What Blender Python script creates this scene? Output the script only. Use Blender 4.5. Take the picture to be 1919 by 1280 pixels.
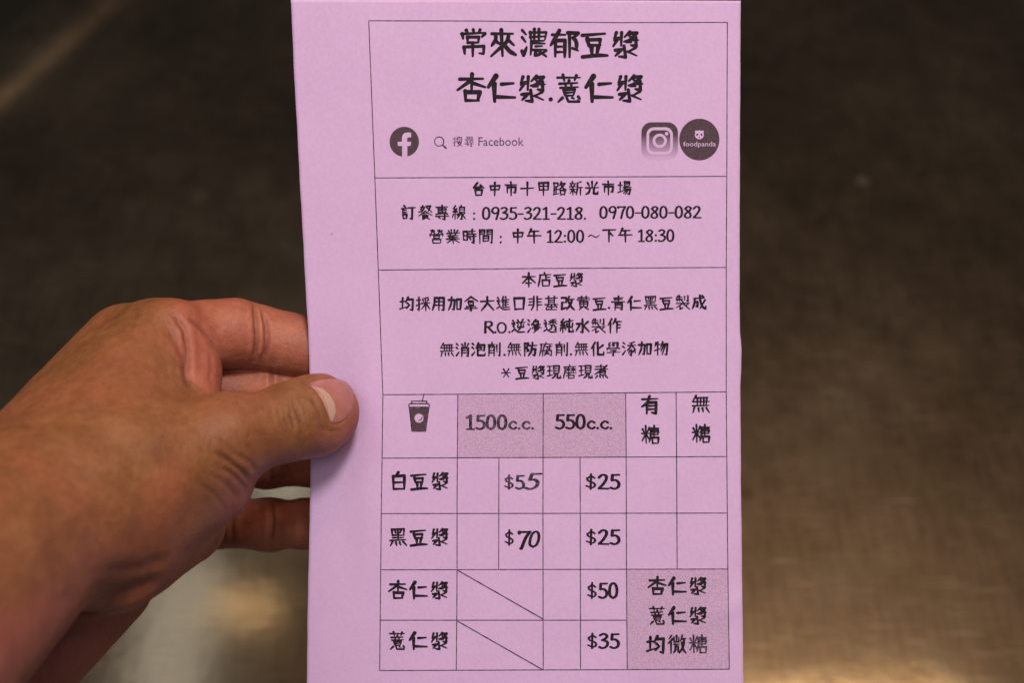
import bpy, math, random
import numpy as np
from mathutils import Vector, Matrix
from mathutils.geometry import delaunay_2d_cdt

random.seed(7)
rng = np.random.default_rng(7)
C = bpy.context.scene
for o in list(bpy.data.objects):
    bpy.data.objects.remove(o)

# ------------------------------------------------------------------ camera
PW, PH = 1919.0, 1280.0            # measuring units of the layout (photo pixels)
D = 0.400                          # camera to flyer, metres
HF = math.radians(43.2)
F = PW / (2 * math.tan(HF / 2))
PITCH = math.radians(52)
TABLE_D = 0.80                     # along the optical axis to the counter
cam_d = bpy.data.cameras.new('camera')
cam = bpy.data.objects.new('camera', cam_d)
C.collection.objects.link(cam)
cam.rotation_euler = (math.pi / 2 - PITCH, 0, 0)
cam.location = (0, -TABLE_D * math.cos(PITCH), TABLE_D * math.sin(PITCH))
cam_d.sensor_width = 36
cam_d.angle = HF
cam_d.clip_start = 0.01
cam_d.clip_end = 60
cam_d.dof.use_dof = True
cam_d.dof.focus_distance = D - 0.003
cam_d.dof.aperture_fstop = 7.5
C.camera = cam
MC = Matrix.Translation(cam.location) @ cam.rotation_euler.to_matrix().to_4x4()
MCn = np.array(MC)
UP = MC.to_3x3() @ Vector((0, 0, 1))      # from flyer towards the camera

def camspace(px, py, z):
    """layout pixel + height (m) towards the camera -> camera-frame metres (numpy)"""
    px, py, z = np.broadcast_arrays(np.asarray(px, float), np.asarray(py, float), np.asarray(z, float))
    d = D - z
    return np.stack([(np.asarray(px, float) - PW / 2) / F * d, -(np.asarray(py, float) - PH / 2) / F * d, -d], -1)

def to_world(p):
    p = np.asarray(p, float)
    return p @ MCn[:3, :3].T + MCn[:3, 3]

# ------------------------------------------------------------------ world, lamps, exposure
w = bpy.data.worlds.new('World')
C.world = w
w.use_nodes = True
bg = w.node_tree.nodes['Background']
bg.inputs[0].default_value = (1.0, 0.90, 0.80, 1)
bg.inputs[1].default_value = 0.028
C.view_settings.view_transform = 'Standard'
C.view_settings.look = 'None'
C.view_settings.exposure = 0
C.view_settings.gamma = 1
C.render.engine = 'CYCLES'
C.cycles.use_denoising = True
C.cycles.max_bounces = 6
C.cycles.sample_clamp_indirect = 4

def area(name, cd, dist, size, size_y, power, col, aim=(0, 0, 0), roll=0.0):
    """ceiling lamp or added fill: direction given in the camera frame, seen from the flyer"""
    l = bpy.data.lights.new(name, 'AREA')
    l.shape = 'RECTANGLE'; l.size = size; l.size_y = size_y
    l.energy = power; l.color = col
    o = bpy.data.objects.new(name, l)
    C.collection.objects.link(o)
    base = Vector(to_world(camspace(959, 640, 0)))
    v = (MC.to_3x3() @ Vector(cd)).normalized()
    o.location = base + v * dist
    o.rotation_euler = (-v).to_track_quat('-Z', 'Y').to_euler()
    return o
def mirrored(px, py, height):
    """where a lamp hangs so that the steel counter mirrors it at this spot"""
    d = np.array(to_world(camspace(px, py, 0)) - np.array(cam.location))
    p = np.array(cam.location) + d * (-cam.location.z / d[2])
    return p + d * np.array([1, 1, -1]) / (-d[2]) * height
def hang(loc, size, size_y, power, col, rz=0.0):
    l = bpy.data.lights.new('ceiling_or_added_lamp', 'AREA')
    l.shape = 'RECTANGLE'; l.size = size; l.size_y = size_y; l.energy = power; l.color = col
    o = bpy.data.objects.new('ceiling_or_added_lamp', l); C.collection.objects.link(o)
    o.location = loc; o.rotation_euler = (0, 0, rz)
    return o
area('ceiling_or_added_lamp', (0.17, 0.60, 0.79), 1.5, 0.36, 0.26, 15.6, (1.0, 0.94, 0.86))
area('ceiling_or_added_lamp', (-0.52, 0.50, 0.75), 1.6, 0.8, 0.6, 3.6, (1.0, 0.93, 0.84))
area('ceiling_or_added_lamp', (0.05, 0.15, 0.98), 2.2, 1.2, 0.8, 9.5, (1.0, 0.94, 0.88))  # broad frontal fill, added to brighten the hand
hang(mirrored(325, 1195, 1.6), 0.14, 0.36, 0.50, (1.0, 0.85, 0.62))  # added lamp, shaped to make the bright patch at lower left
hang(mirrored(400, 1140, 1.6), 0.24, 0.035, 0.34, (1.0, 0.58, 0.24))  # small orange lamp added for a warm glint on the steel
hang(mirrored(535, 915, 1.6), 0.12, 0.06, 0.13, (1.0, 0.92, 0.68))  # added lamp that brightens the counter in the gap between the fingers
hang(mirrored(1430, 1328, 1.6), 0.70, 0.07, 1.7, (1.0, 0.58, 0.24))
hang(mirrored(1400, 1480, 1.7), 0.90, 0.30, 6.0, (1.0, 0.56, 0.26))  # added warm lamp, spreads the glow at lower right

# ------------------------------------------------------------------ helpers
def link(o, parent=None):
    C.collection.objects.link(o)
    if parent is not None:
        o.parent = parent
    return o

def mesh_obj(name, verts, faces, mat, parent=None, smooth=True, origin=None):
    """verts in world metres; the mesh is stored about its own origin"""
    verts = np.asarray(verts, float)
    me = bpy.data.meshes.new(name)
    org = np.zeros(3) if parent is not None else (verts.mean(0) if origin is None else np.asarray(origin, float))
    if parent is not None:
        org = np.array(parent['_org'])
    me.from_pydata((verts - org).tolist(), [], [tuple(int(i) for i in f) for f in faces])
    me.update()
    if smooth:
        me.polygons.foreach_set('use_smooth', [True] * len(me.polygons))
    if mat: me.materials.append(mat)
    o = bpy.data.objects.new(name, me)
    if parent is None:
        o.location = org
        o['_org'] = org.tolist()
    return link(o, parent)

def new_mat(name):
    m = bpy.data.materials.new(name); m.use_nodes = True
    nt = m.node_tree
    b = nt.nodes['Principled BSDF']
    return m, nt, b

def N(nt, typ, **kw):
    n = nt.nodes.new(typ)
    for k, v in kw.items():
        if k.startswith('i_'):
            n.inputs[k[2:].replace('_', ' ')].default_value = v
        else:
            setattr(n, k, v)
    return n

def ramp(nt, src, stops):
    r = nt.nodes.new('ShaderNodeValToRGB')
    e = r.color_ramp.elements
    while len(e) < len(stops): e.new(0.5)
    for k, (p, c) in enumerate(stops):
        e[k].position = p
        e[k].color = c if len(c) == 4 else (*c, 1)
    nt.links.new(src, r.inputs[0])
    return r

def mix(nt, a, b, fac, mode='MIX'):
    m = nt.nodes.new('ShaderNodeMix'); m.data_type = 'RGBA'; m.blend_type = mode
    for sock, v in ((m.inputs[0], fac), (m.inputs[6], a), (m.inputs[7], b)):
        if hasattr(v, 'links') or isinstance(v, bpy.types.NodeSocket): nt.links.new(v, sock)
        elif isinstance(v, (int, float)): sock.default_value = v
        else: sock.default_value = (*v, 1)
    return m.outputs[2]

def S(r, g, b):
    """sRGB 0-255 -> linear"""
    f = lambda c: (c / 255 / 12.92) if c / 255 <= 0.04045 else ((c / 255 + 0.055) / 1.055) ** 2.4
    return (f(r), f(g), f(b))

# ------------------------------------------------------------------ countertop
def ray_to_table(px, py):
    p = to_world(camspace(px, py, 0)) - np.array(cam.location)
    t = -cam.location.z / p[2]
    return np.array(cam.location) + p * t

def metal_material():
    m, nt, b = new_mat('worn_steel')
    tc = N(nt, 'ShaderNodeTexCoord')
    def stretched(scale, rot, ns, det, rough=0.6):
        mp = N(nt, 'ShaderNodeMapping'); mp.inputs['Scale'].default_value = scale; mp.inputs['Rotation'].default_value = (0, 0, rot)
        nt.links.new(tc.outputs['Object'], mp.inputs[0])
        n = N(nt, 'ShaderNodeTexNoise', i_Scale=ns, i_Detail=det, i_Roughness=rough)
        nt.links.new(mp.outputs[0], n.inputs[0])
        return n
    brush = stretched((3, 60, 3), 0.06, 9.0, 6.0, 0.65)
    brush2 = stretched((70, 5, 3), 0.1, 6.0, 6.0, 0.7)
    scr = stretched((2.2, 60, 3), -0.35, 14.0, 3.0, 0.5)
    blot = stretched((1, 1, 1), 0, 7.0, 9.0, 0.66)
    blot2 = stretched((1, 1, 1), 0.4, 34.0, 6.0, 0.7)
    base = ramp(nt, blot.outputs[0], [(0.28, (0.072, 0.056, 0.041)), (0.5, (0.094, 0.076, 0.058)), (0.72, (0.118, 0.100, 0.080))])
    st = ramp(nt, brush2.outputs[0], [(0.3, (0.70, 0.70, 0.70)), (0.7, (1.25, 1.25, 1.25))])
    c1 = mix(nt, base.outputs[0], st.outputs[0], 1.0, 'MULTIPLY')
    s2 = ramp(nt, blot2.outputs[0], [(0.3, (0.88, 0.87, 0.86)), (0.7, (1.10, 1.09, 1.08))])
    c1 = mix(nt, c1, s2.outputs[0], 1.0, 'MULTIPLY')
    s3 = ramp(nt, scr.outputs[0], [(0.60, (0, 0, 0)), (0.68, (0.5, 0.5, 0.5))])
    c1 = mix(nt, c1, (0.26, 0.23, 0.19), s3.outputs[0])
    # dried splashes
    spots = None
    for (px, py, r, a) in ((1620, 335, 0.0055, 0.55), (1594, 306, 0.0028, 0.35), (1558, 286, 0.002, 0.4), (1782, 252, 0.002, 0.25), (385, 362, 0.007, 0.16), (485, 335, 0.014, 0.10), (330, 305, 0.016, 0.10),
                           (265, 380, 0.009, 0.10), (1615, 225, 0.004, 0.15), (1405, 915, 0.005, -0.5), (1735, 985, 0.004, -0.4)):
        q = ray_to_table(px, py)
        dn = N(nt, 'ShaderNodeVectorMath', operation='DISTANCE'); dn.inputs[1].default_value = (q[0], q[1], 0)
        wob = N(nt, 'ShaderNodeMix', data_type='VECTOR'); wob.inputs[0].default_value = 0.006
        nt.links.new(tc.outputs['Object'], wob.inputs[4]); nt.links.new(blot2.outputs['Color'], wob.inputs[5])
        nt.links.new(wob.outputs[1], dn.inputs[0])
        mr = N(nt, 'ShaderNodeMapRange'); mr.inputs['From Min'].default_value = r * 1.15; mr.inputs['From Max'].default_value = r * 0.75
        mr.inputs['To Max'].default_value = abs(a)
        nt.links.new(dn.outputs['Value'], mr.inputs['Value'])
        c1 = mix(nt, c1, (0.36, 0.33, 0.27) if a > 0 else (0.05, 0.035, 0.02), mr.outputs[0])
    nt.links.new(c1, b.inputs['Base Color'])
    b.inputs['Metallic'].default_value = 0.9
    b.inputs['Coat Weight'].default_value = 1.0
    b.inputs['Coat Roughness'].default_value = 0.10
    ad = N(nt, 'ShaderNodeMath', operation='ADD'); nt.links.new(blot.outputs[0], ad.inputs[0]); nt.links.new(blot2.outputs[0], ad.inputs[1])
    rr = ramp(nt, ad.outputs[0], [(0.0, (0.3,) * 3), (0.36, (0.3,) * 3), (0.64, (0.42,) * 3)])
    h_ = N(nt, 'ShaderNodeMath', operation='MULTIPLY'); h_.inputs[1].default_value = 0.5
    nt.links.new(ad.outputs[0], h_.inputs[0]); nt.links.new(h_.outputs[0], rr.inputs[0])
    nt.links.new(rr.outputs[0], b.inputs['Roughness'])
    a2 = N(nt, 'ShaderNodeMath', operation='ADD')
    nt.links.new(brush.outputs[0], a2.inputs[0]); nt.links.new(ad.outputs[0], a2.inputs[1])
    bp = N(nt, 'ShaderNodeBump', i_Strength=0.5, i_Distance=0.00030)
    nt.links.new(a2.outputs[0], bp.inputs['Height'])
    nt.links.new(bp.outputs[0], b.inputs['Normal']); b.inputs['Coat IOR'].default_value = 1.75
    bc = N(nt, 'ShaderNodeBump', i_Strength=0.5, i_Distance=0.00022); nt.links.new(blot2.outputs[0], bc.inputs['Height']); nt.links.new(bc.outputs[0], b.inputs['Coat Normal'])
    return m
M_STEEL = metal_material()

def build_counter():
    # one pressed sheet: flat top, and a raised rounded lip running across the far left corner
    a, b_ = ray_to_table(-60, 255)[:2], ray_to_table(300, -60)[:2]
    u = (b_ - a) / np.linalg.norm(b_ - a)
    n = np.array([-u[1], u[0]])                  # away from the camera side
    prof = [(-2.2, 0), (-0.6, 0), (-0.3, 0), (-0.1, 0), (-0.02, 0), (-0.008, 0.0004), (-0.003, 0.0015), (0.002, 0.004), (0.008, 0.0068), (0.016, 0.0082), (0.040, 0.0084),
            (0.048, 0.0072), (0.053, 0.003), (0.056, -0.01), (0.058, -0.05), (0.060, -0.30)]
    ts = np.linspace(-2.2, 2.2, 45)
    V, Fc = [], []
    for t in ts:
        for (s, h) in prof:
            q = a + u * t + n * s
            V.append((q[0], q[1], h))
    k = len(prof)
    for i in range(len(ts) - 1):
        for j in range(k - 1):
            Fc.append((i * k + j, (i + 1) * k + j, (i + 1) * k + j + 1, i * k + j + 1))
    o = mesh_obj('countertop', V, Fc, M_STEEL, origin=(0, 0, 0))
    o['kind'] = 'structure'
    o['label'] = 'worn brown grey stainless steel countertop below the flyer'
    return o
build_counter()
# dark floor well below the counter edge
fm, fnt, fb = new_mat('dark_floor')
fn = N(fnt, 'ShaderNodeTexNoise', i_Scale=4.0, i_Detail=5.0)
fr = ramp(fnt, fn.outputs[0], [(0.3, (0.02, 0.018, 0.015)), (0.7, (0.04, 0.035, 0.03))])
fnt.links.new(fr.outputs[0], fb.inputs['Base Color']); fb.inputs['Roughness'].default_value = 0.7
fo = mesh_obj('floor', [(-6, -6, -0.9), (6, -6, -0.9), (6, 6, -0.9), (-6, 6, -0.9)], [(0, 1, 2, 3)], fm, origin=(0, 0, -0.9))
fo['kind'] = 'structure'
# ------------------------------------------------------------------ lettering: brush strokes, xxyy on a 100 grid, y down
GL = {
'常': '2404 3011/5102 5112/7504 7012/0717 9314/1018 1434/9116 8228/2928 3150/2829 7028 6849/3150 7049/4950 4998/1666 1888/1466 8962 8789 7187',
'來': '4203 4596/0817 8316/2224 1940 0760/2244 3654/6823 6144 4955/6639 8758/3964 0697/5762 7178 9493',
'濃': '0703 2019/0729 2045/0578 1393 2364/3511 3837/3312 9310 8837/3842 8641/3627 8926/5100 5141/6800 6841/3950 8950/4150 3892/5462 8060/4574 9072/5576 5394 7290/6776 9497/9276 7887',
'郁': '0620 5318/3203 1828 0058/1840 1798/1840 5139 5099/2062 4761/2082 4780/6712 6999/6212 9913 8130/8130 9344 9370/7868 9976',
'豆': '0520 8614/2235 2959/2236 7034 6556/3058 7056/3761 3991/6162 5691/0599 6093 9693',
'漿': '1711 1030/1030 3127/3610 3456/1037 3136/1937 0759/6708 4627/6513 9212 6635 4642/6218 7026/5938 9636/5545 7245/8728 8858 7056/4657 5099 2796/1273 3671 1494/8666 5880/5778 9194',
'杏': '5101 5157/0820 9218/4527 0059/6034 9948/2763 2997/3167 8067 7396/3196 7896',
'仁': '3007 0348/2437 2598/5036 9334/3684 9984',
'薏': '0811 8913/2903 3323/7804 7122/5023 4928/1533 8132/3835 4045/6035 5845/1948 8447/3255 3777/3256 7255 6776/3866 6865/3877 6776/2885 1398/4285 4899 8999 8393/6286 7089/8381 9188',
'台': '4204 1438 8238/6222 8842/2654 3194/2656 7655 7094/3192 7292',
'中': '1828 2258/1829 8425 7856/2156 7955/5003 5098',
'市': '4802 5215/0822 9020/2436 2478/2437 8236 8078 6874/5020 5098',
'十': '0548 9545/5003 5098',
'甲': '1808 2160/1809 8508 8260/1933 8332/2059 8258/5010 5098',
'路': '0810 1238/0811 3811 3637/1037 3837/2438 2490/2456 4055/1052 1090/0594 4486/6002 5030/6014 8814 7035 4658/6022 8052 9860/5662 5896/5663 8863 8595/5893 8792',
'新': '2502 2812/0815 4814/1622 2034/4020 3534/0438 5236/0856 5055/2838 2896/2660 0886/3262 4680/8802 6212/6212 6050 5294/6244 9942/8244 8298',
'光': '5002 5040/1812 3034/8410 6834/0546 9644/3448 2878 0694/6247 6288 8890 9074',
'場': '0430 3528/1908 1876/0282 3872/4805 5034/4806 8606 8434/5020 8419/5034 8434/4046 9844/5846 3868/4860 9258 8496 7290/6262 4286/7662 5494',
'訂': '2002 2810/0420 4418/1032 3832/1046 3846/1260 1590/1261 3861 3688/1589 3889/5216 9815/7616 7694 6088',
'餐': '3202 1828/2012 4612 2446/1826 3034/0644 2440/5806 8804 7040/6014 9648/5040 0474/4840 9870/3856 6056/3268 3296/3268 6868 6684/3276 6676/3284 6684/3296 5290/6284 8096',
'專': '1012 9010/5002 5052/2222 2450/2222 7822 7649/2336 7735/2350 7749/0860 8656/7852 9064/0676 9674/6866 6896 5492/2682 3892',
'線': '2802 1222 3030/3622 1046 4044/3238 4048/2446 2496/1062 0684/3860 4476/6602 5812/5414 5448/5414 8814 8647/5430 8630/5447 8647/7048 7096 6092/4660 6058 4090/9054 7664/7260 9692',
'營': '2004 2012/1008 1618/3408 2818/2412 1030/2416 3828/7004 7012/5808 6418/8608 7818/7212 5830/7216 9028/0436 0650/0437 9635 9048/3044 3060/3044 7044 6860/3060 6860/2270 2496/2270 7870 7695/2494 7695',
'業': '3804 3824/6004 6024/1810 2822/8208 7222/0628 9626/3032 3644/6830 6244/1446 8644/2256 7856/0468 9666/5044 5098/4670 1094/5470 9494',
'時': '0816 1076/0817 3616 3476/1046 3445/1075 3474/6802 6834/4816 9014/4034 9832/4450 9848/8038 8096 6690/5260 6074',
'間': '0806 0898/0807 4207 4034/0820 4020/0834 4034/5806 5834/5807 9406 9298 8292/5820 9220/5834 9234/3248 3284/3248 7048 6883/3265 6965/3283 6983',
'午': '3002 1234/2618 8616/0450 9848/5018 5098',
'下': '0612 9610/4812 4898/5434 7856',
'本': '0628 9426/5002 5098/4630 0672/5230 9670/3072 7072',
'店': '4802 5212/1616 9414/2016 1650 0496/5820 5848/5834 8832/3452 3694/3452 8452 8292/3692 8492',
'均': '0434 3832/2008 1880/0286 4072/5804 4038/5420 9418 9096 7490/5444 6656/4876 7058',
'採': '0424 3822/2204 2294 1088/0462 4048/8604 4814/5024 5634/6820 7030/8818 8032/4246 9844/7038 7098/6848 4286/7248 9886',
'用': '2008 1850 0496/2009 8408 8296 7092/2034 8234/1760 8260/5010 5096',
'加': '0424 4622 4292 3088/2604 2250 0494/6218 6490/6219 9218 8890/6488 8888',
'拿': '4802 0634/5002 9634/3230 6630/3240 3458/3240 6640 6658/3458 6658/6662 3068/1672 8470/0684 9482/5066 5098 4094',
'大': '0434 9630/5002 4650 0898/5044 9696',
'進': '1008 2020/0630 2230 1450 2462/0486 2470 5090 9690/5002 3634/4822 4878/6604 7014/4824 9022/4840 8839/4858 8857/4876 9476/6824 6876',
'口': '1412 2092/1414 8412 7892/2090 8088',
'非': '3802 3660 2098/0620 3618/0840 3638/0462 3658/6202 6298/6420 9618/6440 9438/6460 9858',
'基': '0814 9212/2802 2858/7002 7058/2828 7028/2842 7042/0458 9656/3060 1084/7060 9080/5060 5094/3076 7076/1494 8694',
'改': '0812 4212 4044/0844 4044/1044 1090 4280/6202 5034/5624 9822/8224 7060 4294/5640 7270 9896',
'黃': '1012 9010/3402 3424/6602 6624/0426 9624/5028 5040/2240 2474/2240 7840 7674/2456 7656/2474 7674/5040 5074/3878 1896/6278 8696',
'青': '1814 8212/5002 5040/2226 7824/0442 9640/2850 2698/2850 7650 7496 6494/2864 7664/2880 7680',
'黑': '1606 1840/1606 8406 8240/3416 3828/6614 6026/1840 8240/5006 5066/2054 8052/0668 9466/2076 0896/3880 4296/5880 6494/7876 9896',
'製': '1402 0816/0612 4610/0226 4824/2600 2640/1030 1042/1030 4230 4240/6206 6232/8602 8640 7436/4842 5250/0456 9654/4658 0484/3072 3096 5086/8660 6872/5460 9898',
'成': '1822 8620/1822 1850 0494/1848 4046 3880 2876/5602 6040 7480 9696 9878/9234 5894/7404 8614',
'逆': '1008 2020/0630 2230 1450 2462/0486 2470 5090 9690/4606 5416/8202 7216/3824 9622/4636 4656 8654 8634/6824 6654 4880',
'滲': '0606 1818/0432 1644/0490 2264/6002 4418 8016/7412 8220/4228 3238 5038/7828 6838 9038/6040 3266/6040 9862/6848 4866/7258 4878/8066 4494',
'透': '1008 2020/0630 2230 1450 2462/0486 2470 5090 9690/8402 5008/4018 9416/6606 6640/6418 3836/6818 9634/5044 8042 7456/8856 8876 7874/6044 5864 4276',
'純': '2802 1222 3030/3622 1046 4044/3238 4048/2446 2496/1062 0684/3860 4476/4618 9612/7002 6888 9690 9674/5232 5258 9056/9232 9064',
'水': '5002 5096 3690/0836 3634 0684/8620 5846/5446 9690',
'作': '2802 0446/2030 2098/5602 3838/5022 9820/6622 6698/6644 9242/6664 9262',
'無': '2402 0434/1814 9012/0836 9634/0458 9656/3014 3058/4814 4858/6614 6658/8214 8058/1468 0694/3670 4092/5870 6490/8068 9694',
'消': '0606 1818/0432 1644/0490 2264/6602 6634/4410 5424/9008 7824/4236 4298/4236 8836 8696 7692/4254 8854/4272 8872',
'泡': '0606 1818/0432 1644/0490 2264/4802 3040/4218 9216 8858 7856/4434 7034 6852/4452 6852/4434 4490 9490 9676',
'劑': '3202 3412/0616 5614/3018 0634/2418 5632/1026 2636/4426 3436/1440 1096/4840 4896/1456 4856/1474 4874/6818 6868/9004 8896 7690',
'防': '1006 1098/1007 3806 2440 3860 2664/6602 6818/4422 9820/6222 5860 3896/5848 8846 8294 7088',
'腐': '4802 5210/0814 9612/1614 1450 0296/4222 2848/3430 3452/5230 9428/7622 7654 6850/5838 6646/2660 2698/2660 9058 8896 7892/5654 5668 3880/5868 7478/5478 3894/5678 7690',
'化': '3202 0446/2230 2298/8822 5250/5202 5290 9490 9670',
'學': '2804 1610/1810 1640/1820 3020/1832 3030/4404 5414/5604 4416/4420 5632/5620 4432/6806 8406 8240/7220 8420/7232 8432/0446 0658/0446 9644 9056/2862 7060 5072/0476 9674/5072 5098 4092',
'添': '0606 1818/0432 1644/0490 2264/8602 4810/3826 9824/6612 5244 3462/6826 9658/6458 6498 5492/5066 4484/7668 7880/8662 9480',
'物': '1208 0632/1022 4620/2604 2698/0464 4650/6202 4840/5820 9618 9096 7892/6824 4872/8222 5894',
'現': '0410 3808/0642 3640/0280 4070/2010 2076/4806 4860/4806 8806 8658/4824 8624/4842 8642/4860 8660/6060 5680 3696/7460 7492 9694 9676',
'磨': '4802 5210/0814 9612/1614 1450 0296/2628 5628/4020 4050/3830 2446/4230 5442/6028 9626/7620 7650/7430 6046/7830 9242/2458 9656/5258 2484/4274 4298/4274 8274 8096/4296 8096',
'煮': '1014 8012/4802 4834/0434 9632/8806 5040 0470/4044 4074/4044 7844 7674/4158 7658/4074 7674/2080 0896/4082 4494/6082 6694/8080 9696',
'有': '0620 9216/4602 3240 0460/3238 3298/3238 8236 8098 5892/3456 8054/3474 8072',
'糖': '2402 2698/0818 1636/4412 3436/0444 4842/2444 0484/2848 4478/7002 7010/5014 9814/5216 5060 4490/7010 7060/6026 9224 9048/5436 9836/6048 9248/6066 6298/6066 9466 9296/6296 9296',
'白': '4602 3220/1822 2096/1823 8220 8094/2258 8056/2094 8092',
'微': '1802 0420/2418 0244/1636 1698/3210 3236 6034 6010/4602 4636/3250 6248/4060 4080 3096/4060 5660 5692 6688/7802 7030/7620 9818/8820 8460 6298/7640 8478 9898',
'搜': '0424 3822/2204 2294 1088/0462 4048/5806 4612 4650/4630 5830/6602 6654/7410 9008 8850/7630 8830/4652 9050/4862 8860 7080 4298/5666 9898',
'尋': '2004 8004 7830/2818 7818/1030 9230/1640 4440/3040 3062/1462 4660/5640 5860/5640 8640 8458/5860 8660/0674 9672/7066 7098 5892/3080 4290',
'：': '4848 4849/4890 4891',
'～': '0460 2046 4052 6064 8060 9646',
'*': '2210 7892/7808 2494/0450 9648',
}
# latin: advance width, strokes
LA = {
'0': (64, '3002 1416 0850 1284 3098 4684 5250 4616 3002'),
'1': (58, '1018 3004 3096/1098 5098'),
'2': (64, '0822 2604 4612 4636 2870 0696 5897'),
'3': (60, '0812 2802 4614 4032 2044/2044 4654 5072 4090 2098 0490'),
'5': (60, '5204 1606 1440/1442 3440 5058 4884 2898 0690'),
'7': (60, '0604 0812/0605 5604 4040 2898'),
'8': (62, '5016 3004 1020 2640 4664 4688 2898 0886 1462 3842 5016'),
'9': (62, '4838 2852 0836 1410 3602 5018 4850 3698'),
'-': (44, '0656 3855'),
'.': (28, '1094 1095'),
':': (30, '1446 1447/1492 1493'),
'$': (64, '4826 3014 0828 1444 4258 5076 3490 0478/2900 2799'),
'R': (64, '1004 0898/1006 4004 5024 3844 1048/2448 6098'),
'O': (82, '3616 1428 0656 1688 3698 6088 7056 6028 3616'),
'c': (60, '5054 3242 1256 0674 1892 3698 5088'),
' ': (36, ''),
}
_gc = {}

def _pts(s):
    return [np.array([int(t[:2]), int(t[2:])], float) for t in s.split()]

def _smooth(P, keep):
    """round off gentle bends, keep real corners"""
    if len(P) < 3: return P
    cor = [True] + [False] * (len(P) - 2) + [True]
    closed = np.allclose(P[0], P[-1])
    for i in range(1, len(P) - 1):
        a, b = P[i] - P[i - 1], P[i + 1] - P[i]
        c = np.dot(a, b) / (np.linalg.norm(a) * np.linalg.norm(b) + 1e-9)
        cor[i] = c < math.cos(math.radians(keep))
    out = []
    for i in range(len(P) - 1):
        p1, p2 = P[i], P[i + 1]
        p0 = (P[-2] if closed and i == 0 else (P[i - 1] if i > 0 and not cor[i] else p1 - (p2 - p1)))
        p3 = (P[1] if closed and i == len(P) - 2 else (P[i + 2] if i < len(P) - 2 and not cor[i + 1] else p2 + (p2 - p1)))
        n = 5
        for k in range(n):
            t = k / n
            out.append(0.5 * (2 * p1 + (p2 - p0) * t + (2 * p0 - 5 * p1 + 4 * p2 - p3) * t * t + (3 * p1 - p0 - 3 * p2 + p3) * t ** 3))
    out.append(P[-1])
    return out

def cap(p, q, r1, r2, n=7):
    """tapered capsule outline"""
    d = q - p; L = np.linalg.norm(d)
    a = math.atan2(d[1], d[0]) if L > 1e-6 else 0.0
    out = []
    for k in range(n + 1):
        t = a + math.pi / 2 + math.pi * k / n
        out.append((p[0] + r1 * math.cos(t), p[1] + r1 * math.sin(t)))
    for k in range(n + 1):
        t = a - math.pi / 2 + math.pi * k / n
        out.append((q[0] + r2 * math.cos(t), q[1] + r2 * math.sin(t)))
    return out

def union(polys):
    """2-D union of outlines -> verts, triangles"""
    V, E, Fs = [], [], []
    for p in polys:
        if sum(a[0] * c[1] - c[0] * a[1] for a, c in zip(p, list(p[1:]) + [p[0]])) < 0: p = list(p)[::-1]
        b = len(V)
        V += [Vector((x + random.uniform(-1e-3, 1e-3), y + random.uniform(-1e-3, 1e-3))) for x, y in p]
        Fs.append(list(range(b, b + len(p))))
    v, e, f, _, _, of = delaunay_2d_cdt(V, E, Fs, 0, 1e-5)
    return np.array([(a.x, a.y) for a in v]), [tuple(t) for t, o in zip(f, of) if len(o)]

def glyph(ch, weight=1.0):
    key = (ch, weight)
    if key in _gc: return _gc[key]
    rs = random.Random(ord(ch))
    if ch in LA:
        adv, s = LA[ch]; base = 11.6 if ch != '$' else 8.6; keep = 78
        if ch in '.:': base = 13.5
    else:
        adv, s = 100, GL[ch]; keep = 50
        n = len(s.split('/'))
        base = 17.2 if n <= 4 else 16.2 if n <= 7 else 14.6 if n <= 10 else 13.4 if n <= 13 else 11.8
        base = {'漿': 12.6, '薏': 12.0, '濃': 12.0, '常': 13.4, '糖': 12.2, '黑': 12.8, '無': 12.4, '微': 11.8, '郁': 14, '豆': 17, '仁': 19}.get(ch, base)
        if ch == '：': base = 15
        if ch == '～': base = 13
    polys = []
    for st in s.split('/'):
        if not st: continue
        P = _pts(st)
        if ch in GL and ch not in '：～*':
            P = [p + np.array([rs.uniform(-1.2, 1.2), rs.uniform(-1.2, 1.2)]) for p in P]
        P = _smooth(P, keep)
        L = [0]
        for a, b in zip(P, P[1:]): L.append(L[-1] + np.linalg.norm(b - a))
        T = max(L[-1], 1e-6)
        horiz = abs(P[-1][0] - P[0][0]) > abs(P[-1][1] - P[0][1]) * 1.6
        bw = base * weight * (0.86 if horiz else 1.08) * rs.uniform(0.93, 1.07) / 2
        if ch in LA: bw = base * weight / 2
        # latin pens thicken on the down strokes
        def wd(i):
            t = L[i] / T
            if T < 3: return bw
            if ch in LA:
                j = min(i, len(P) - 2); dd = P[j + 1] - P[j]
                sl = abs(dd[1]) / (np.linalg.norm(dd) + 1e-6)
                return bw * (0.78 + 0.34 * sl)
            if t < 0.16: return bw * (0.90 + 0.10 * t / 0.16) * (1.06 if t < 0.08 else 1)
            if t > 0.62: return bw * (1.0 - 0.42 * ((t - 0.62) / 0.38) ** 1.6)
            return bw * (1.0 - 0.06 * math.sin(math.pi * (t - .16) / .46))
        for i in range(len(P) - 1):
            polys.append(cap(P[i], P[i + 1], wd(i), wd(i + 1)))
    r = (adv, *(union(polys) if polys else (np.zeros((0, 2)), [])))
    _gc[key] = r
    return r

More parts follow.
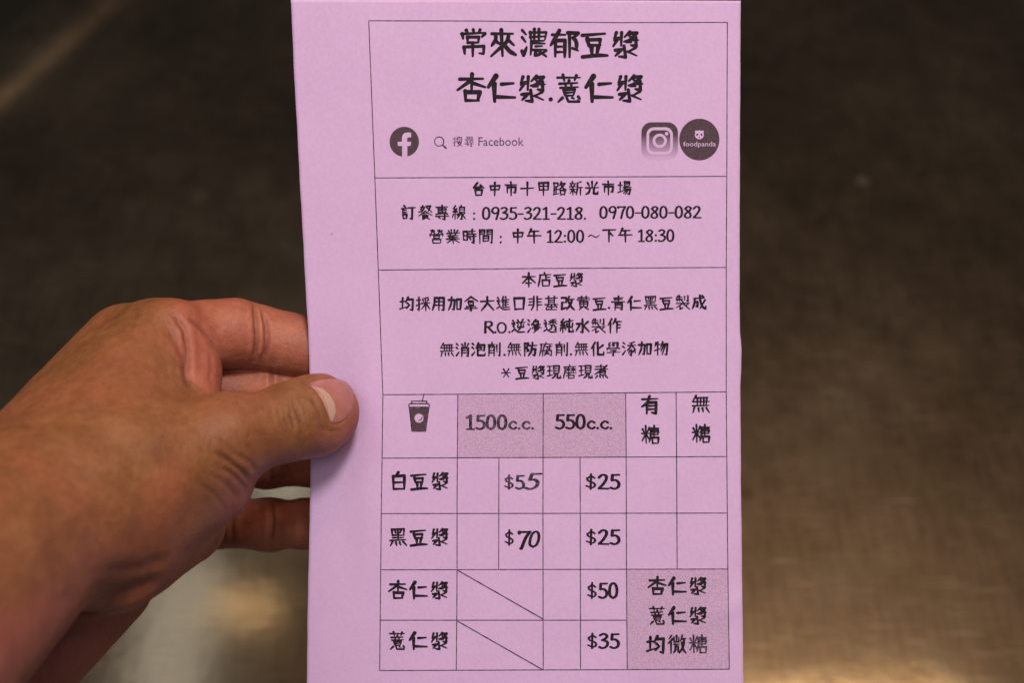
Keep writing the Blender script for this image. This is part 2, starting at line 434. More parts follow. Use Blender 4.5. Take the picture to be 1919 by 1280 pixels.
class Ink:
    """collects 2-D shapes in layout pixels, then drapes them on the flyer as one mesh"""
    def __init__(s): s.v, s.f = [], []
    def add(s, v, f):
        b = len(s.v)
        s.v += [tuple(p) for p in v]
        s.f += [tuple(i + b for i in t) for t in f]
    def cjk(s, text, x0, x1, y0, y1, em, weight=1.0):
        """x0,y0 / x1,y1: centres of the first and last character"""
        n = len(text)
        for k, ch in enumerate(text):
            t = k / (n - 1) if n > 1 else 0
            cx, cy = x0 + (x1 - x0) * t, y0 + (y1 - y0) * t
            if ch == ' ': continue
            a, v, f = glyph(ch, weight)
            if ch in LA:
                v = (v - [14, 50]) * em / 100
            else:
                v = (v - 50) * em / 100
            sl = (y1 - y0) / (x1 - x0) if n > 1 and x1 != x0 else 0
            v = np.stack([v[:, 0] + cx, v[:, 1] + cy + v[:, 0] * sl], -1)
            s.add(v, f)
    def latin(s, text, x0, x1, ytop, ybot, weight=1.0, skew=0.0, slope=0.0):
        tot = sum(glyph(c)[0] for c in text)
        sx = (x1 - x0) / tot; sy = (ybot - ytop) / 100
        x = x0
        for c in text:
            a, v, f = glyph(c, weight)
            if len(v):
                s.add(np.stack([x + (v[:, 0] + (100 - v[:, 1]) * skew) * sx, ytop + v[:, 1] * sy + slope * (x - x0)], -1), f)
            x += a * sx
    def poly(s, polys):
        s.add(*union(polys))
    def line(s, pts, wpx):
        """thin ruled line through points, in short pieces"""
        P = [np.array(p, float) for p in pts]
        out = []
        for a, b in zip(P, P[1:]):
            n = max(1, int(np.linalg.norm(b - a) / 5))
            out += [a + (b - a) * k / n for k in range(n)]
        out.append(P[-1])
        b0 = len(s.v)
        for i, p in enumerate(out):
            d = out[min(i + 1, len(out) - 1)] - out[max(i - 1, 0)]
            d /= np.linalg.norm(d); nn = np.array([-d[1], d[0]]) * wpx / 2
            s.v += [tuple(p + nn), tuple(p - nn)]
            if i: s.f.append((b0 + 2 * i - 2, b0 + 2 * i - 1, b0 + 2 * i + 1, b0 + 2 * i))
    def grid(s, x0, y0, x1, y1, quad=None, step=5):
        """filled cell; quad = 4 corner points tl,tr,br,bl"""
        nx = max(2, int((x1 - x0) / step)); ny = max(2, int((y1 - y0) / step)); b = len(s.v)
        for j in range(ny + 1):
            for i in range(nx + 1):
                u, v_ = i / nx, j / ny
                if quad:
                    q = [np.array(p, float) for p in quad]
                    p = (q[0] * (1 - u) + q[1] * u) * (1 - v_) + (q[3] * (1 - u) + q[2] * u) * v_
                else: p = (x0 + (x1 - x0) * u, y0 + (y1 - y0) * v_)
                s.v.append(tuple(p))
        for j in range(ny):
            for i in range(nx):
                k = b + j * (nx + 1) + i
                s.f.append((k, k + 1, k + nx + 2, k + nx + 1))
    def build(s, name, mat, parent, lift):
        v = np.array(s.v)
        z = paper_z(v[:, 0], v[:, 1]) + lift
        o = mesh_obj(name, to_world(camspace(v[:, 0], v[:, 1], z)), s.f, mat, parent, smooth=True)
        # all ink faces must look towards the camera
        me = o.data
        nr = np.zeros(len(me.polygons) * 3); me.polygons.foreach_get('normal', nr)
        nr = nr.reshape(-1, 3) @ np.array(UP)
        if (nr < 0).any():
            import bmesh
            bm = bmesh.new(); bm.from_mesh(me); bm.faces.ensure_lookup_table()
            bmesh.ops.reverse_faces(bm, faces=[bm.faces[i] for i in np.nonzero(nr < 0)[0]])
            bm.to_mesh(me); bm.free()
        # store the layout position for the print materials
        at = me.attributes.new('sheet', 'FLOAT_VECTOR', 'POINT')
        at.data.foreach_set('vector', np.concatenate([v, np.zeros((len(v), 1))], 1).astype(np.float32).ravel())
        return o

def circle(cx, cy, r, n=40, ry=None):
    ry = ry or r
    return [(cx + r * math.cos(2 * math.pi * k / n), cy + ry * math.sin(2 * math.pi * k / n)) for k in range(n)]
def rrect(x0, y0, x1, y1, r, n=8):
    out = []
    for cx, cy, a in ((x1 - r, y1 - r, 0), (x0 + r, y1 - r, 90), (x0 + r, y0 + r, 180), (x1 - r, y0 + r, 270)):
        for k in range(n + 1):
            t = math.radians(a + 90 * k / n)
            out.append((cx + r * math.cos(t), cy + r * math.sin(t)))
    return out
def ringquads(ink, outer, inner):
    b = len(ink.v); n = len(outer)
    ink.v += list(outer) + list(inner)
    for k in range(n):
        j = (k + 1) % n
        ink.f.append((b + k, b + j, b + n + j, b + n + k))
# ------------------------------------------------------------------ flyer
LEFT = np.array([(-12, 544.5), (0, 545), (150, 552), (300, 560), (450, 568), (620, 577.5), (690, 580), (760, 582), (850, 582.5), (920, 581.5), (1050, 578.5), (1180, 576), (1280, 575), (1420, 574)])
RIGHT = np.array([(-12, 1388), (0, 1388), (300, 1386.5), (560, 1386), (625, 1387), (655, 1389.5), (690, 1389), (720, 1387.5), (900, 1388.5), (1100, 1391), (1140, 1391.5), (1280, 1393), (1420, 1394)])

def sm(a, b, x):
    t = np.clip((x - a) / (b - a), 0, 1)
    return t * t * (3 - 2 * t)

def paper_z(px, py):
    """height of the sheet towards the camera (m): a soft bow, a dent where the thumb pinches, a fold mark at the right edge"""
    px = np.asarray(px, float); py = np.asarray(py, float)
    u = (px - 965) / 420.0
    z = -0.0022 * u * u + 0.0006 * u
    z = z + 0.004 * ((py - 640) / 640) ** 2 * 0.5
    z = z - 0.0026 * np.exp(-(((px - 610) / 75) ** 2 + ((py - 775) / 120) ** 2))          # pinch
    z = z + 0.0016 * np.exp(-((px - 575) / 70) ** 2) * np.exp(-((py - 1090) / 190) ** 2)   # slack edge below it
    # the sheet buckles along a line that runs down from the thumb
    q = (px - (690 + (py - 780) * -0.02)) / 34
    z = z + 0.0013 * np.exp(-q * q) * sm(560, 760, py) * (1 - sm(900, 1150, py))
    # little fold at the right edge
    q = ((py - 1135) - (px - 1380) * -0.35) / 26
    z = z + 0.0005 * np.exp(-q * q) * sm(1290, 1385, px)
    z = z + 0.00020 * np.exp(-((py - 655) / 30) ** 2) * sm(1340, 1388, px)
    z = z + 0.00018 * np.sin(px / 97 + 0.6) * np.sin(py / 143 + 1.1)
    return z

def paper_material():
    m, nt, b = new_mat('lilac_paper')
    tc = N(nt, 'ShaderNodeTexCoord')
    fib = N(nt, 'ShaderNodeTexNoise', i_Scale=900.0, i_Detail=4.0, i_Roughness=0.7)
    nt.links.new(tc.outputs['Object'], fib.inputs[0])
    cloud = N(nt, 'ShaderNodeTexNoise', i_Scale=60.0, i_Detail=5.0, i_Roughness=0.6)
    nt.links.new(tc.outputs['Object'], cloud.inputs[0])
    r1 = ramp(nt, fib.outputs[0], [(0.3, (0.94, 0.93, 0.94)), (0.7, (1.04, 1.05, 1.04))])
    r2 = ramp(nt, cloud.outputs[0], [(0.35, (0.98, 0.972, 0.98)), (0.65, (1.015, 1.02, 1.01))])
    c = mix(nt, PAPER_COL, r1.outputs[0], 1.0, 'MULTIPLY')
    c = mix(nt, c, r2.outputs[0], 1.0, 'MULTIPLY')
    # stray toner specks
    vo = N(nt, 'ShaderNodeTexVoronoi', i_Scale=75.0, i_Randomness=1.0)
    nt.links.new(tc.outputs['Object'], vo.inputs[0])
    d = ramp(nt, vo.outputs['Distance'], [(0.0, (1, 1, 1)), (0.022, (0.7, 0.7, 0.7)), (0.04, (0, 0, 0))])
    g = ramp(nt, vo.outputs['Color'], [(0.70, (0, 0, 0)), (0.74, (0.75, 0.75, 0.75))])
    mu = N(nt, 'ShaderNodeMath', operation='MULTIPLY')
    nt.links.new(d.outputs[0], mu.inputs[0]); nt.links.new(g.outputs[0], mu.inputs[1])
    c = mix(nt, c, (0.12, 0.06, 0.10), mu.outputs[0])
    nt.links.new(c, b.inputs['Base Color'])
    b.inputs['Roughness'].default_value = 0.85
    b.inputs['Specular IOR Level'].default_value = 0.25
    bp = N(nt, 'ShaderNodeBump', i_Strength=0.12, i_Distance=0.00008)
    nt.links.new(fib.outputs[0], bp.inputs['Height']); nt.links.new(bp.outputs[0], b.inputs['Normal'])
    return m
PAPER_COL = (0.662, 0.437, 0.748)
M_PAPER = paper_material()

def ink_material(name, col, cover, grain=1400.0, fade=None, lo=0.42, hi=0.58):
    """toner on lilac stock; cover = how densely it prints"""
    m, nt, b = new_mat(name)
    tc = N(nt, 'ShaderNodeTexCoord')
    n1 = N(nt, 'ShaderNodeTexNoise', i_Scale=grain, i_Detail=3.0, i_Roughness=0.7)
    nt.links.new(tc.outputs['Object'], n1.inputs[0])
    r = ramp(nt, n1.outputs[0], [(lo, (cover[0],) * 3), (hi, (cover[1],) * 3)])
    fac = r.outputs[0]
    if fade:
        at = N(nt, 'ShaderNodeAttribute', attribute_name='sheet')
        sx = N(nt, 'ShaderNodeSeparateXYZ'); nt.links.new(at.outputs['Vector'], sx.inputs[0])
        mr = N(nt, 'ShaderNodeMapRange'); mr.clamp = True
        nt.links.new(sx.outputs[fade[0]], mr.inputs['Value'])
        for k, v in zip(('From Min', 'From Max', 'To Min', 'To Max'), fade[1:]): mr.inputs[k].default_value = v
        mu = N(nt, 'ShaderNodeMath', operation='MULTIPLY')
        nt.links.new(fac, mu.inputs[0]); nt.links.new(mr.outputs[0], mu.inputs[1])
        fac = mu.outputs[0]
    c = mix(nt, PAPER_COL, col, fac)
    nt.links.new(c, b.inputs['Base Color'])
    b.inputs['Roughness'].default_value = 0.75
    b.inputs['Specular IOR Level'].default_value = 0.12
    return m
M_INK = ink_material('black_toner', (0.012, 0.008, 0.011), (0.97, 1.0))
M_WORN = ink_material('worn_toner', (0.018, 0.014, 0.018), (0.84, 1.0), 900.0)
M_RULE = ink_material('ruled_toner', (0.035, 0.016, 0.027), (0.80, 1.0), 500.0)
M_GREY = ink_material('grey_toner', (0.066, 0.042, 0.050), (0.93, 1.0), 2600.0)
M_THIN = ink_material('thin_toner', (0.04, 0.016, 0.03), (0.8, 1.0), 1500.0)
M_TINT = ink_material('tint_toner', (0.38, 0.24, 0.33), (0.12, 0.66), 2500.0)
M_FADE = ink_material('fading_toner', (0.066, 0.042, 0.050), (0.93, 1.0), 2600.0, (1, 252.0, 297.0, 1.0, 0.10))

def build_paper():
    ys = np.concatenate([np.linspace(-1, 1420, 237)])
    nx = 140
    V = []
    for y in ys:
        xl = np.interp(y, LEFT[:, 0], LEFT[:, 1]); xr = np.interp(y, RIGHT[:, 0], RIGHT[:, 1])
        jl = 0.5 * math.sin(y / 31.0) + 0.4 * math.sin(y / 11.7)
        jr = 0.5 * math.sin(y / 27.0 + 2) + 0.45 * math.sin(y / 9.1)
        xs = np.linspace(xl + jl * 0.4, xr + jr * 0.3, nx)
        yy = y + np.where(y < 5, 3.0 * (1 - np.linspace(0, 1, nx)) * -1 + 1.5, 0) * np.ones(nx)
        V.append(np.stack([xs, yy], -1))
    V = np.concatenate(V)
    z = paper_z(V[:, 0], V[:, 1])
    front = to_world(camspace(V[:, 0], V[:, 1], z)); back = to_world(camspace(V[:, 0], V[:, 1], z - 0.00011))
    ny = len(ys); n = nx * ny
    Fc = []
    for j in range(ny - 1):
        for i in range(nx - 1):
            k = j * nx + i
            Fc.append((k, k + nx, k + nx + 1, k + 1))
            Fc.append((n + k, n + k + 1, n + k + nx + 1, n + k + nx))
    loop = [i for i in range(nx)] + [j * nx + nx - 1 for j in range(1, ny)] + [(ny - 1) * nx + i for i in range(nx - 2, -1, -1)] + [j * nx for j in range(ny - 2, 0, -1)]
    for a, b in zip(loop, loop[1:] + loop[:1]):
        Fc.append((a, b, n + b, n + a))
    o = mesh_obj('flyer', np.concatenate([front, back]), Fc, M_PAPER)
    o['label'] = 'lilac paper order flyer with black printed Chinese text and a price table'
    o['category'] = 'flyer'
    return o
flyer = build_paper()
L1, L2, L3, L4 = 0.00002, 0.000034, 0.00006, 0.00007

# tinted cells
for q in ([(858, 739.5), (1018, 738), (1018, 857), (857.5, 858.5)], [(1018, 738), (1172.5, 736), (1173, 857), (1018, 857)], [(1174, 1067.5), (1364, 1067), (1366.5, 1255), (1175.5, 1256.5)]):
    k = Ink(); k.grid(q[0][0], q[0][1], q[2][0], q[2][1], q); k.build('shaded_cell', M_TINT, flyer, L1)

# ruled lines
r = Ink()
W1 = 1.75
lf = [(691, 38), (702.5, 333), (709, 506), (717.5, 740), (716, 859), (714.5, 963), (713.5, 1068), (712.5, 1163), (711.5, 1257.5)]
rt = [(1363, 41), (1362, 330), (1361, 501), (1361, 734.5), (1362, 856), (1363, 962), (1364, 1067), (1366.8, 1255)]
r.line(lf, W1); r.line(rt, W1)
r.line([(691, 38), (900, 38.5), (1150, 41.5), (1363, 41)], W1)
r.build('table_rule', M_RULE, flyer, L2)
hl = [[(702.5, 333), (1362, 330)], [(709, 506), (1000, 503), (1361, 501)], [(717.5, 740), (1000, 738), (1361, 734.5)], [(716, 859), (1362, 856)], [(714.5, 963), (1363, 962)],
      [(713.5, 1068.5), (1364, 1067)], [(712.5, 1163), (1174.5, 1163)], [(711.5, 1257.5), (1366.8, 1255)]]
vl = [[(858, 739), (857, 859), (856.5, 963), (856.5, 1068), (856, 1163), (855, 1257)], [(935, 858), (934.5, 1068)], [(1018, 737.5), (1017.5, 962), (1018, 1257)],
      [(1087, 858), (1087.5, 963), (1088, 1256.5)], [(1172.5, 736), (1173.5, 858), (1174, 1067), (1175.5, 1256)], [(1267, 735), (1268, 858), (1269, 1067)],
      [(858, 1069.5), (1018, 1161)], [(857, 1164.5), (1018, 1256.5)]]
for n_, l in enumerate(hl + vl):
    r = Ink(); r.line(l, W1 + (0.5 if n_ > 13 else 0)); r.build('table_rule', M_RULE, flyer, L2 + 0.0000012 * (n_ + 1))

# heading
k = Ink(); k.cjk('常來濃郁豆漿', 887, 1172, 79.5, 81, 52, 1.0); k.build('heading_text', M_INK, flyer, L4)
k = Ink(); k.cjk('杏仁漿', 883.5, 997, 163.5, 164, 52); k.cjk('薏仁漿', 1066, 1180, 164.5, 163.5, 52)
k.poly([circle(1032, 185.5, 4.1, 20)]); k.build('heading_text', M_INK, flyer, L4)

# search line
k = Ink(); ringquads(k, circle(823, 264.5, 9.6), circle(823, 264.5, 7.6)); k.poly([cap(np.array([830, 271.6]), np.array([835.6, 276.8]), 1.5, 1.7)])
k.build('search_icon', M_RULE, flyer, L3)
k = Ink(); k.cjk('搜尋', 857.5, 879.5, 264.8, 264.8, 19, 0.62); k.build('search_text', M_THIN, flyer, L3)

def font_mesh(text, x0, x1, base, cap_px, offset=0.0):
    """built-in interface font -> 2-D verts and faces in layout pixels"""
    cu = bpy.data.curves.new('lettering', 'FONT'); cu.body = text; cu.fill_mode = 'FRONT'; cu.resolution_u = 3; cu.offset = offset
    ob = bpy.data.objects.new('lettering', cu); C.collection.objects.link(ob)
    bpy.context.view_layer.update()
    me = bpy.data.meshes.new_from_object(ob.evaluated_get(bpy.context.evaluated_depsgraph_get()))
    v = np.array([tuple(p.co)[:2] for p in me.vertices]); f = [tuple(p.vertices) for p in me.polygons]
    bpy.data.objects.remove(ob); bpy.data.curves.remove(cu); bpy.data.meshes.remove(me)
    sx = (x1 - x0) / (v[:, 0].max() - v[:, 0].min()); sy = cap_px / 0.73
    return np.stack([x0 + (v[:, 0] - v[:, 0].min()) * sx, base - v[:, 1] * sy], -1), f
k = Ink(); k.add(*font_mesh('Facebook', 896.5, 981.5, 272.5, 17.0)); k.build('search_text', M_THIN, flyer, L3)

# round badge with an f
k = Ink(); k.poly([circle(757.6, 265.2, 27.6, 56, 28.2)]); bd = k.build('round_badge', M_GREY, flyer, L2)
def Z5(pts): return [(720 + x / 6.854, 230 + y / 6.854) for x, y in pts]
k = Ink(); k.poly([Z5([(230, 436), (230, 296), (176, 296), (172, 242), (228, 240), (228, 190), (238, 152), (262, 128), (300, 121), (346, 124), (346, 184), (318, 184), (300, 192), (294, 210), (294, 240), (346, 240), (338, 294), (297, 297), (297, 436), (262, 441)])])
k.build('badge_letter', M_PAPER, flyer, L4)

# camera badge
k = Ink(); k.poly([rrect(1202, 228.5, 1270.5, 299, 19)]); cb = k.build('camera_badge', M_FADE, flyer, L2)
k = Ink(); ringquads(k, rrect(1211.5, 238, 1261, 289.5, 14), rrect(1216.5, 243.5, 1256, 284, 9.5)); k.build('badge_outline', M_PAPER, flyer, L4)
k = Ink(); ringquads(k, circle(1236.3, 263.3, 13.4), circle(1236.3, 263.3, 8.2)); k.poly([circle(1249.3, 250, 3.4, 20)]); k.build('badge_lens', M_PAPER, flyer, L4)

# delivery badge
k = Ink(); k.poly([circle(1310.6, 261, 37.6, 64, 39.2)]); k.build('delivery_badge', M_GREY, flyer, L2)
k = Ink(); k.poly([circle(1310.6, 252.2, 8.4, 28), circle(1304.6, 246.2, 2.4, 12), circle(1316.6, 246.2, 2.4, 12)]); k.build('badge_face', M_PAPER, flyer, L3)
k = Ink(); k.poly([[(1305.2, 254.2), (1304.6, 251.8), (1306.6, 249.4), (1308.6, 250.2), (1307.6, 253.4)], [(1316.0, 254.2), (1316.6, 251.8), (1314.6, 249.4), (1312.6, 250.2), (1313.6, 253.4)]]); k.poly([circle(1310.6, 256.6, 1.1, 10)]); k.build('badge_eye', M_INK, flyer, L4)
k = Ink(); k.add(*font_mesh('foodpanda', 1280.5, 1341.5, 273.6, 9.4, 0.003)); k.build('badge_text', M_PAPER, flyer, L4)

# address, phone, hours
k = Ink(); k.cjk('台中市十甲路新光市場', 897, 1170.5, 354, 352, 26); k.build('address_text', M_INK, flyer, L4)
k = Ink(); k.cjk('訂餐專線', 765.5, 860, 398.5, 398, 27); k.cjk('：', 889, 889, 400, 400, 24); k.latin('0935-321-218.', 903, 1101, 388, 411, 1.26, 0, -0.002); k.latin('0970-080-082', 1123, 1315, 386.5, 409, 1.26, 0, -0.004)
k.build('phone_text', M_INK, flyer, L4)
k = Ink(); k.cjk('營業時間', 818.5, 910.5, 443, 442.5, 27); k.cjk('：', 939, 939, 444, 444, 24); k.cjk('中午', 970.5, 1001, 442, 442, 26.5); k.latin('12:00', 1023.5, 1096, 431, 454, 1.26)
k.cjk('～', 1113, 1113, 441, 441, 22); k.cjk('下午', 1141.5, 1172, 440.5, 440.5, 26); k.latin('18:30', 1194.5, 1265, 430, 452.5, 1.26)
k.build('hours_text', M_INK, flyer, L4)

# notes
for t, x0, x1, y0, y1, em in (('本店豆漿', 991, 1080, 524.5, 523.5, 26.5), ('均採用加拿大進口非基改黃豆', 762.5, 1124, 569.5, 568.0, 26.5), ('青仁黑豆製成', 1159, 1310, 568, 566.5, 26.5),
                              ('逆滲透純水製作', 971.5, 1152, 611.5, 610.5, 26.5), ('無消泡劑', 838, 926.5, 656, 655, 26.5), ('無防腐劑', 964, 1053, 655, 654.5, 26), ('無化學添加物', 1090, 1239, 654.5, 653, 26),
                              ('*', 948.5, 948.5, 699, 699, 18), ('豆漿現磨現煮', 979, 1127, 697.5, 696.5, 26)):
    k = Ink(); k.cjk(t, x0, x1, y0, y1, em)
    if t == '均採用加拿大進口非基改黃豆': k.poly([circle(1141.3, 576.8, 2.4, 14)])
    if t == '無消泡劑': k.poly([circle(945.5, 665, 2.3, 14)])
    if t == '無防腐劑': k.poly([circle(1070, 664, 2.3, 14)])
    if t == '逆滲透純水製作': k.latin('R', 907, 926, 602, 624, 1.3); k.latin('O', 931, 951, 601, 624, 1.2); k.poly([circle(928.6, 622.6, 2.2, 14)]); k.poly([circle(954.6, 622.2, 2.2, 14)])
    k.build('note_text', M_INK, flyer, L4)

# table words
def Z6(pts): return [(720 + x / 10.66, 740 + y / 10.66) for x, y in pts]
k = Ink(); k.poly([Z6([(510, 262), (885, 262), (825, 725), (560, 725)])]); k.build('cup_body', M_GREY, flyer, L2)
def seg(ink, pts, r, close=False):
    P = [np.array(p) for p in Z6(pts)]
    if close: P.append(P[0])
    return [cap(a, b, r, r) for a, b in zip(P, P[1:])]
k = Ink(); k.poly(seg(k, [(503, 262), (890, 262), (828, 728), (556, 728)], 1.15, True) + seg(k, [(545, 128), (852, 128)], 1.1) + seg(k, [(548, 128), (556, 176)], 1.1) + seg(k, [(850, 128), (846, 176)], 1.1)
                  + seg(k, [(520, 178), (880, 178), (902, 205), (900, 252), (497, 256), (490, 205), (520, 178)], 1.15) + seg(k, [(500, 250), (900, 248)], 1.4) + seg(k, [(765, 112), (780, 40), (796, -20)], 1.05))
k.build('cup_outline', M_RULE, flyer, L3)
k = Ink(); k.poly([Z6(circle(695, 468, 95, 32, 92))]); k.build('cup_label', M_PAPER, flyer, L3)
k = Ink(); ringquads(k, Z6(circle(695, 468, 108, 32, 105)), Z6(circle(695, 468, 90, 32, 88))); k.poly(seg(k, [(758, 448), (748, 480), (722, 505), (690, 514)], 0.95)); k.build('cup_outline', M_RULE, flyer, L4)

k = Ink(); k.latin('1500', 872, 952, 778, 805, 1.4); k.latin('c.c.', 953, 1003, 780, 804.5, 1.4); k.build('size_text', M_WORN, flyer, L4)
k = Ink(); k.latin('550', 1040, 1099, 777, 804, 1.4); k.latin('c.c.', 1100, 1150, 779, 804, 1.4); k.build('size_text', M_INK, flyer, L4)
for t, x, y in (('有', 1218.5, 759), ('糖', 1219, 815), ('無', 1313.5, 758), ('糖', 1314, 813)):
    k = Ink(); k.cjk(t, x, x, y, y, 34, 1.02); k.build('sugar_text', M_INK, flyer, L4)
for t, x0, x1, y0, y1 in (('白豆漿', 747.5, 824.5, 902, 901), ('黑豆漿', 746, 824, 1007, 1006), ('杏仁漿', 745.5, 823.5, 1106, 1106), ('薏仁漿', 744.5, 823.5, 1201, 1201)):
    k = Ink(); k.cjk(t, x0, x1, y0, y1, 33.5, 1.05); k.build('drink_text', M_INK, flyer, L4)
for t, x0, x1, y0, y1, mt, sk in (('$5', 945, 984, 891, 917, M_WORN, 0.0), ('$', 946, 965, 994, 1022, M_INK, 0.0), ('$25', 1097.5, 1163, 889, 917, M_INK, 0.0), ('$25', 1098, 1163, 993, 1021, M_INK, 0.0),
                                  ('$50', 1100.5, 1160, 1093, 1122, M_INK, 0.0), ('$35', 1100.5, 1162, 1188, 1216, M_INK, 0.0)):
    k = Ink(); k.latin(t, x0, x1, y0, y1, 1.38, sk); k.build('price_text', mt, flyer, L4)
k = Ink(); k.latin('5', 980.5, 1008, 887, 917.5, 1.25, 0.22); k.build('price_text', M_WORN, flyer, L4)
k = Ink(); k.latin('7', 966, 990, 996, 1029, 1.3, 0.12); k.latin('0', 988, 1011, 996, 1026, 1.2, 0.16); k.poly([cap(np.array([973.5, 1028.0]), np.array([978, 1029.5]), 1.2, 1.2)]); k.build('price_text', M_INK, flyer, L4)
for t, y in (('杏仁漿', 1098.5), ('薏仁漿', 1154)):
    k = Ink(); k.cjk(t, 1231.5, 1308, y, y - 0.5, 33.5, 1.05); k.build('note_text', M_INK, flyer, L4)
k = Ink(); k.cjk('均微', 1229, 1269, 1209, 1208.5, 34, 1.05); k.build('note_text', M_INK, flyer, L4)
k = Ink(); k.cjk('糖', 1308.5, 1308.5, 1208, 1208, 34, 0.95); k.build('note_text', M_WORN, flyer, L4)
# ------------------------------------------------------------------ hand: one implicit surface, meshed by surface nets
def HP(px, py, z):
    """layout pixel + mm towards the camera (from the sheet) -> camera-frame mm, origin on the optical axis at the sheet"""
    p = camspace(px, py, z / 1000.0) * 1000.0
    p[..., 2] += D * 1000.0
    return p

def cone(P, a, b, r1, r2, flat=None):
    """distance to a rounded cone between two spheres; flat = (axis, factor) thins it along an axis"""
    a = np.asarray(a, float); b = np.asarray(b, float)
    if flat is not None:
        n = np.asarray(flat[0], float); n = n / np.linalg.norm(n); s = flat[1] - 1
        P = P + (((P - a) @ n) * s)[:, None] * n
        b = b + np.dot(b - a, n) * s * n
    ba = b - a
    t = np.clip(((P - a) @ ba) / (ba @ ba), 0, 1)
    q = P - a - t[:, None] * ba
    return (np.sqrt((q * q).sum(1)) - (r1 + (r2 - r1) * t)) * (0.85 if flat is not None else 1.0)

def smin(a, b, k):
    h = np.clip(0.5 + 0.5 * (b - a) / k, 0, 1)
    return b + (a - b) * h - k * h * (1 - h)

def chain(P, pts, k=3.0, flat=None):
    d = None
    for (a, b) in zip(pts, pts[1:]):
        c = cone(P, HP(*a[:3]), HP(*b[:3]), a[3], b[3], flat)
        d = c if d is None else smin(d, c, k)
    return d

THUMB_N = (0.10, 0.22, 0.97)
FINGERS = {
    'index':  [(295, 640, 0, 12.2), (390, 627, -8, 10.4), (440, 625, -11.5, 10.6), (486, 634, -15.5, 9.9), (540, 645, -15.8, 9.8), (585, 656, -15.2, 8.9), (640, 672, -14.2, 8.6), (705, 690, -12.0, 7.4)],
    'middle': [(250, 690, -22, 12.0), (400, 726, -18, 9.4), (512, 738, -20, 9.6), (600, 743, -18.5, 8.8), (670, 748, -16.5, 8.8), (775, 752, -11, 7.7)],
    'ring':   [(255, 800, -40, 11.0), (400, 845, -40, 9.2), (500, 862, -35, 9.3), (590, 862, -28, 8.5), (650, 858, -19, 8.3), (745, 852, -10.6, 7.4)],
    'little': [(270, 925, -47, 11.0), (400, 978, -42, 8.7), (505, 984, -36, 8.5), (575, 982, -29, 7.8), (640, 975, -20, 7.5), (712, 966, -9.5, 6.6)],
}
def hand_sdf(P):
    h = HP
    # back of the hand and palm
    d = cone(P, h(292, 636, 1), h(40, 985, 55), 11.5, 20)
    d = smin(d, cone(P, h(232, 652, -10), h(-10, 985, 45), 13.5, 20), 12)
    d = smin(d, cone(P, h(205, 730, -36), h(-20, 1020, 34), 12, 17), 9)
    d = smin(d, cone(P, h(235, 890, -50), h(0, 1080, 28), 11, 15), 9)
    d = smin(d, cone(P, h(310, 700, 2), h(200, 860, 40), 13, 17), 12)           # muscle between thumb and index
    d = smin(d, cone(P, h(415, 822, 29), h(190, 945, 50), 11.5, 17), 12)        # thumb metacarpal
    d = smin(d, cone(P, h(392, 905, 24), h(262, 965, 36), 12.5, 17.5), 9)       # ball of the thumb
    d = smin(d, cone(P, h(340, 980, 12), h(210, 1030, 34), 13, 18), 9)
    d = smin(d, cone(P, h(300, 930, -24), h(140, 1040, 14), 11, 15), 9)         # heel of the hand
    # wrist and forearm
    d = smin(d, cone(P, h(45, 985, 58), h(-330, 1330, 128), 25.5, 30), 10)
    d = smin(d, cone(P, h(168, 1078, 8), h(-200, 1385, 60), 19.5, 26), 5)
    d = smin(d, cone(P, h(-330, 1330, 128), h(-900, 1800, 205), 30, 36), 10)
    d = smin(d, cone(P, h(-200, 1385, 60), h(-850, 1920, 140), 26, 32), 10)
    # skin pouch of the web beside the index base
    web = cone(P, h(330, 612, 3), h(358, 700, 6), 7.5, 8.2)
    web = smin(web, cone(P, h(358, 700, 6), h(358, 770, 14), 8.2, 9), 4)
    d = smin(d, web, 5.5)
    # thumb
    th = cone(P, h(425, 818, 28), h(490, 806, 22), 11.4, 9.9)
    th = smin(th, cone(P, h(490, 806, 22), h(545, 790, 16.2), 9.9, 10.5), 4)
    th = smin(th, cone(P, h(545, 790, 16.2), h(588, 779, 10), 10.9, 11.3, (THUMB_N, 1.22)), 4)
    th = smin(th, cone(P, h(588, 779, 10), h(607, 772, 7.0), 11.3, 10.2, (THUMB_N, 1.25)), 4)
    d = smin(d, th, 6)
    out = d
    for f, pts in FINGERS.items():
        c = chain(P, pts)
        out = smin(out, smin(d, c, {'index': 4.0, 'middle': 3.0}.get(f, 5.0)), 0.35)
    return out

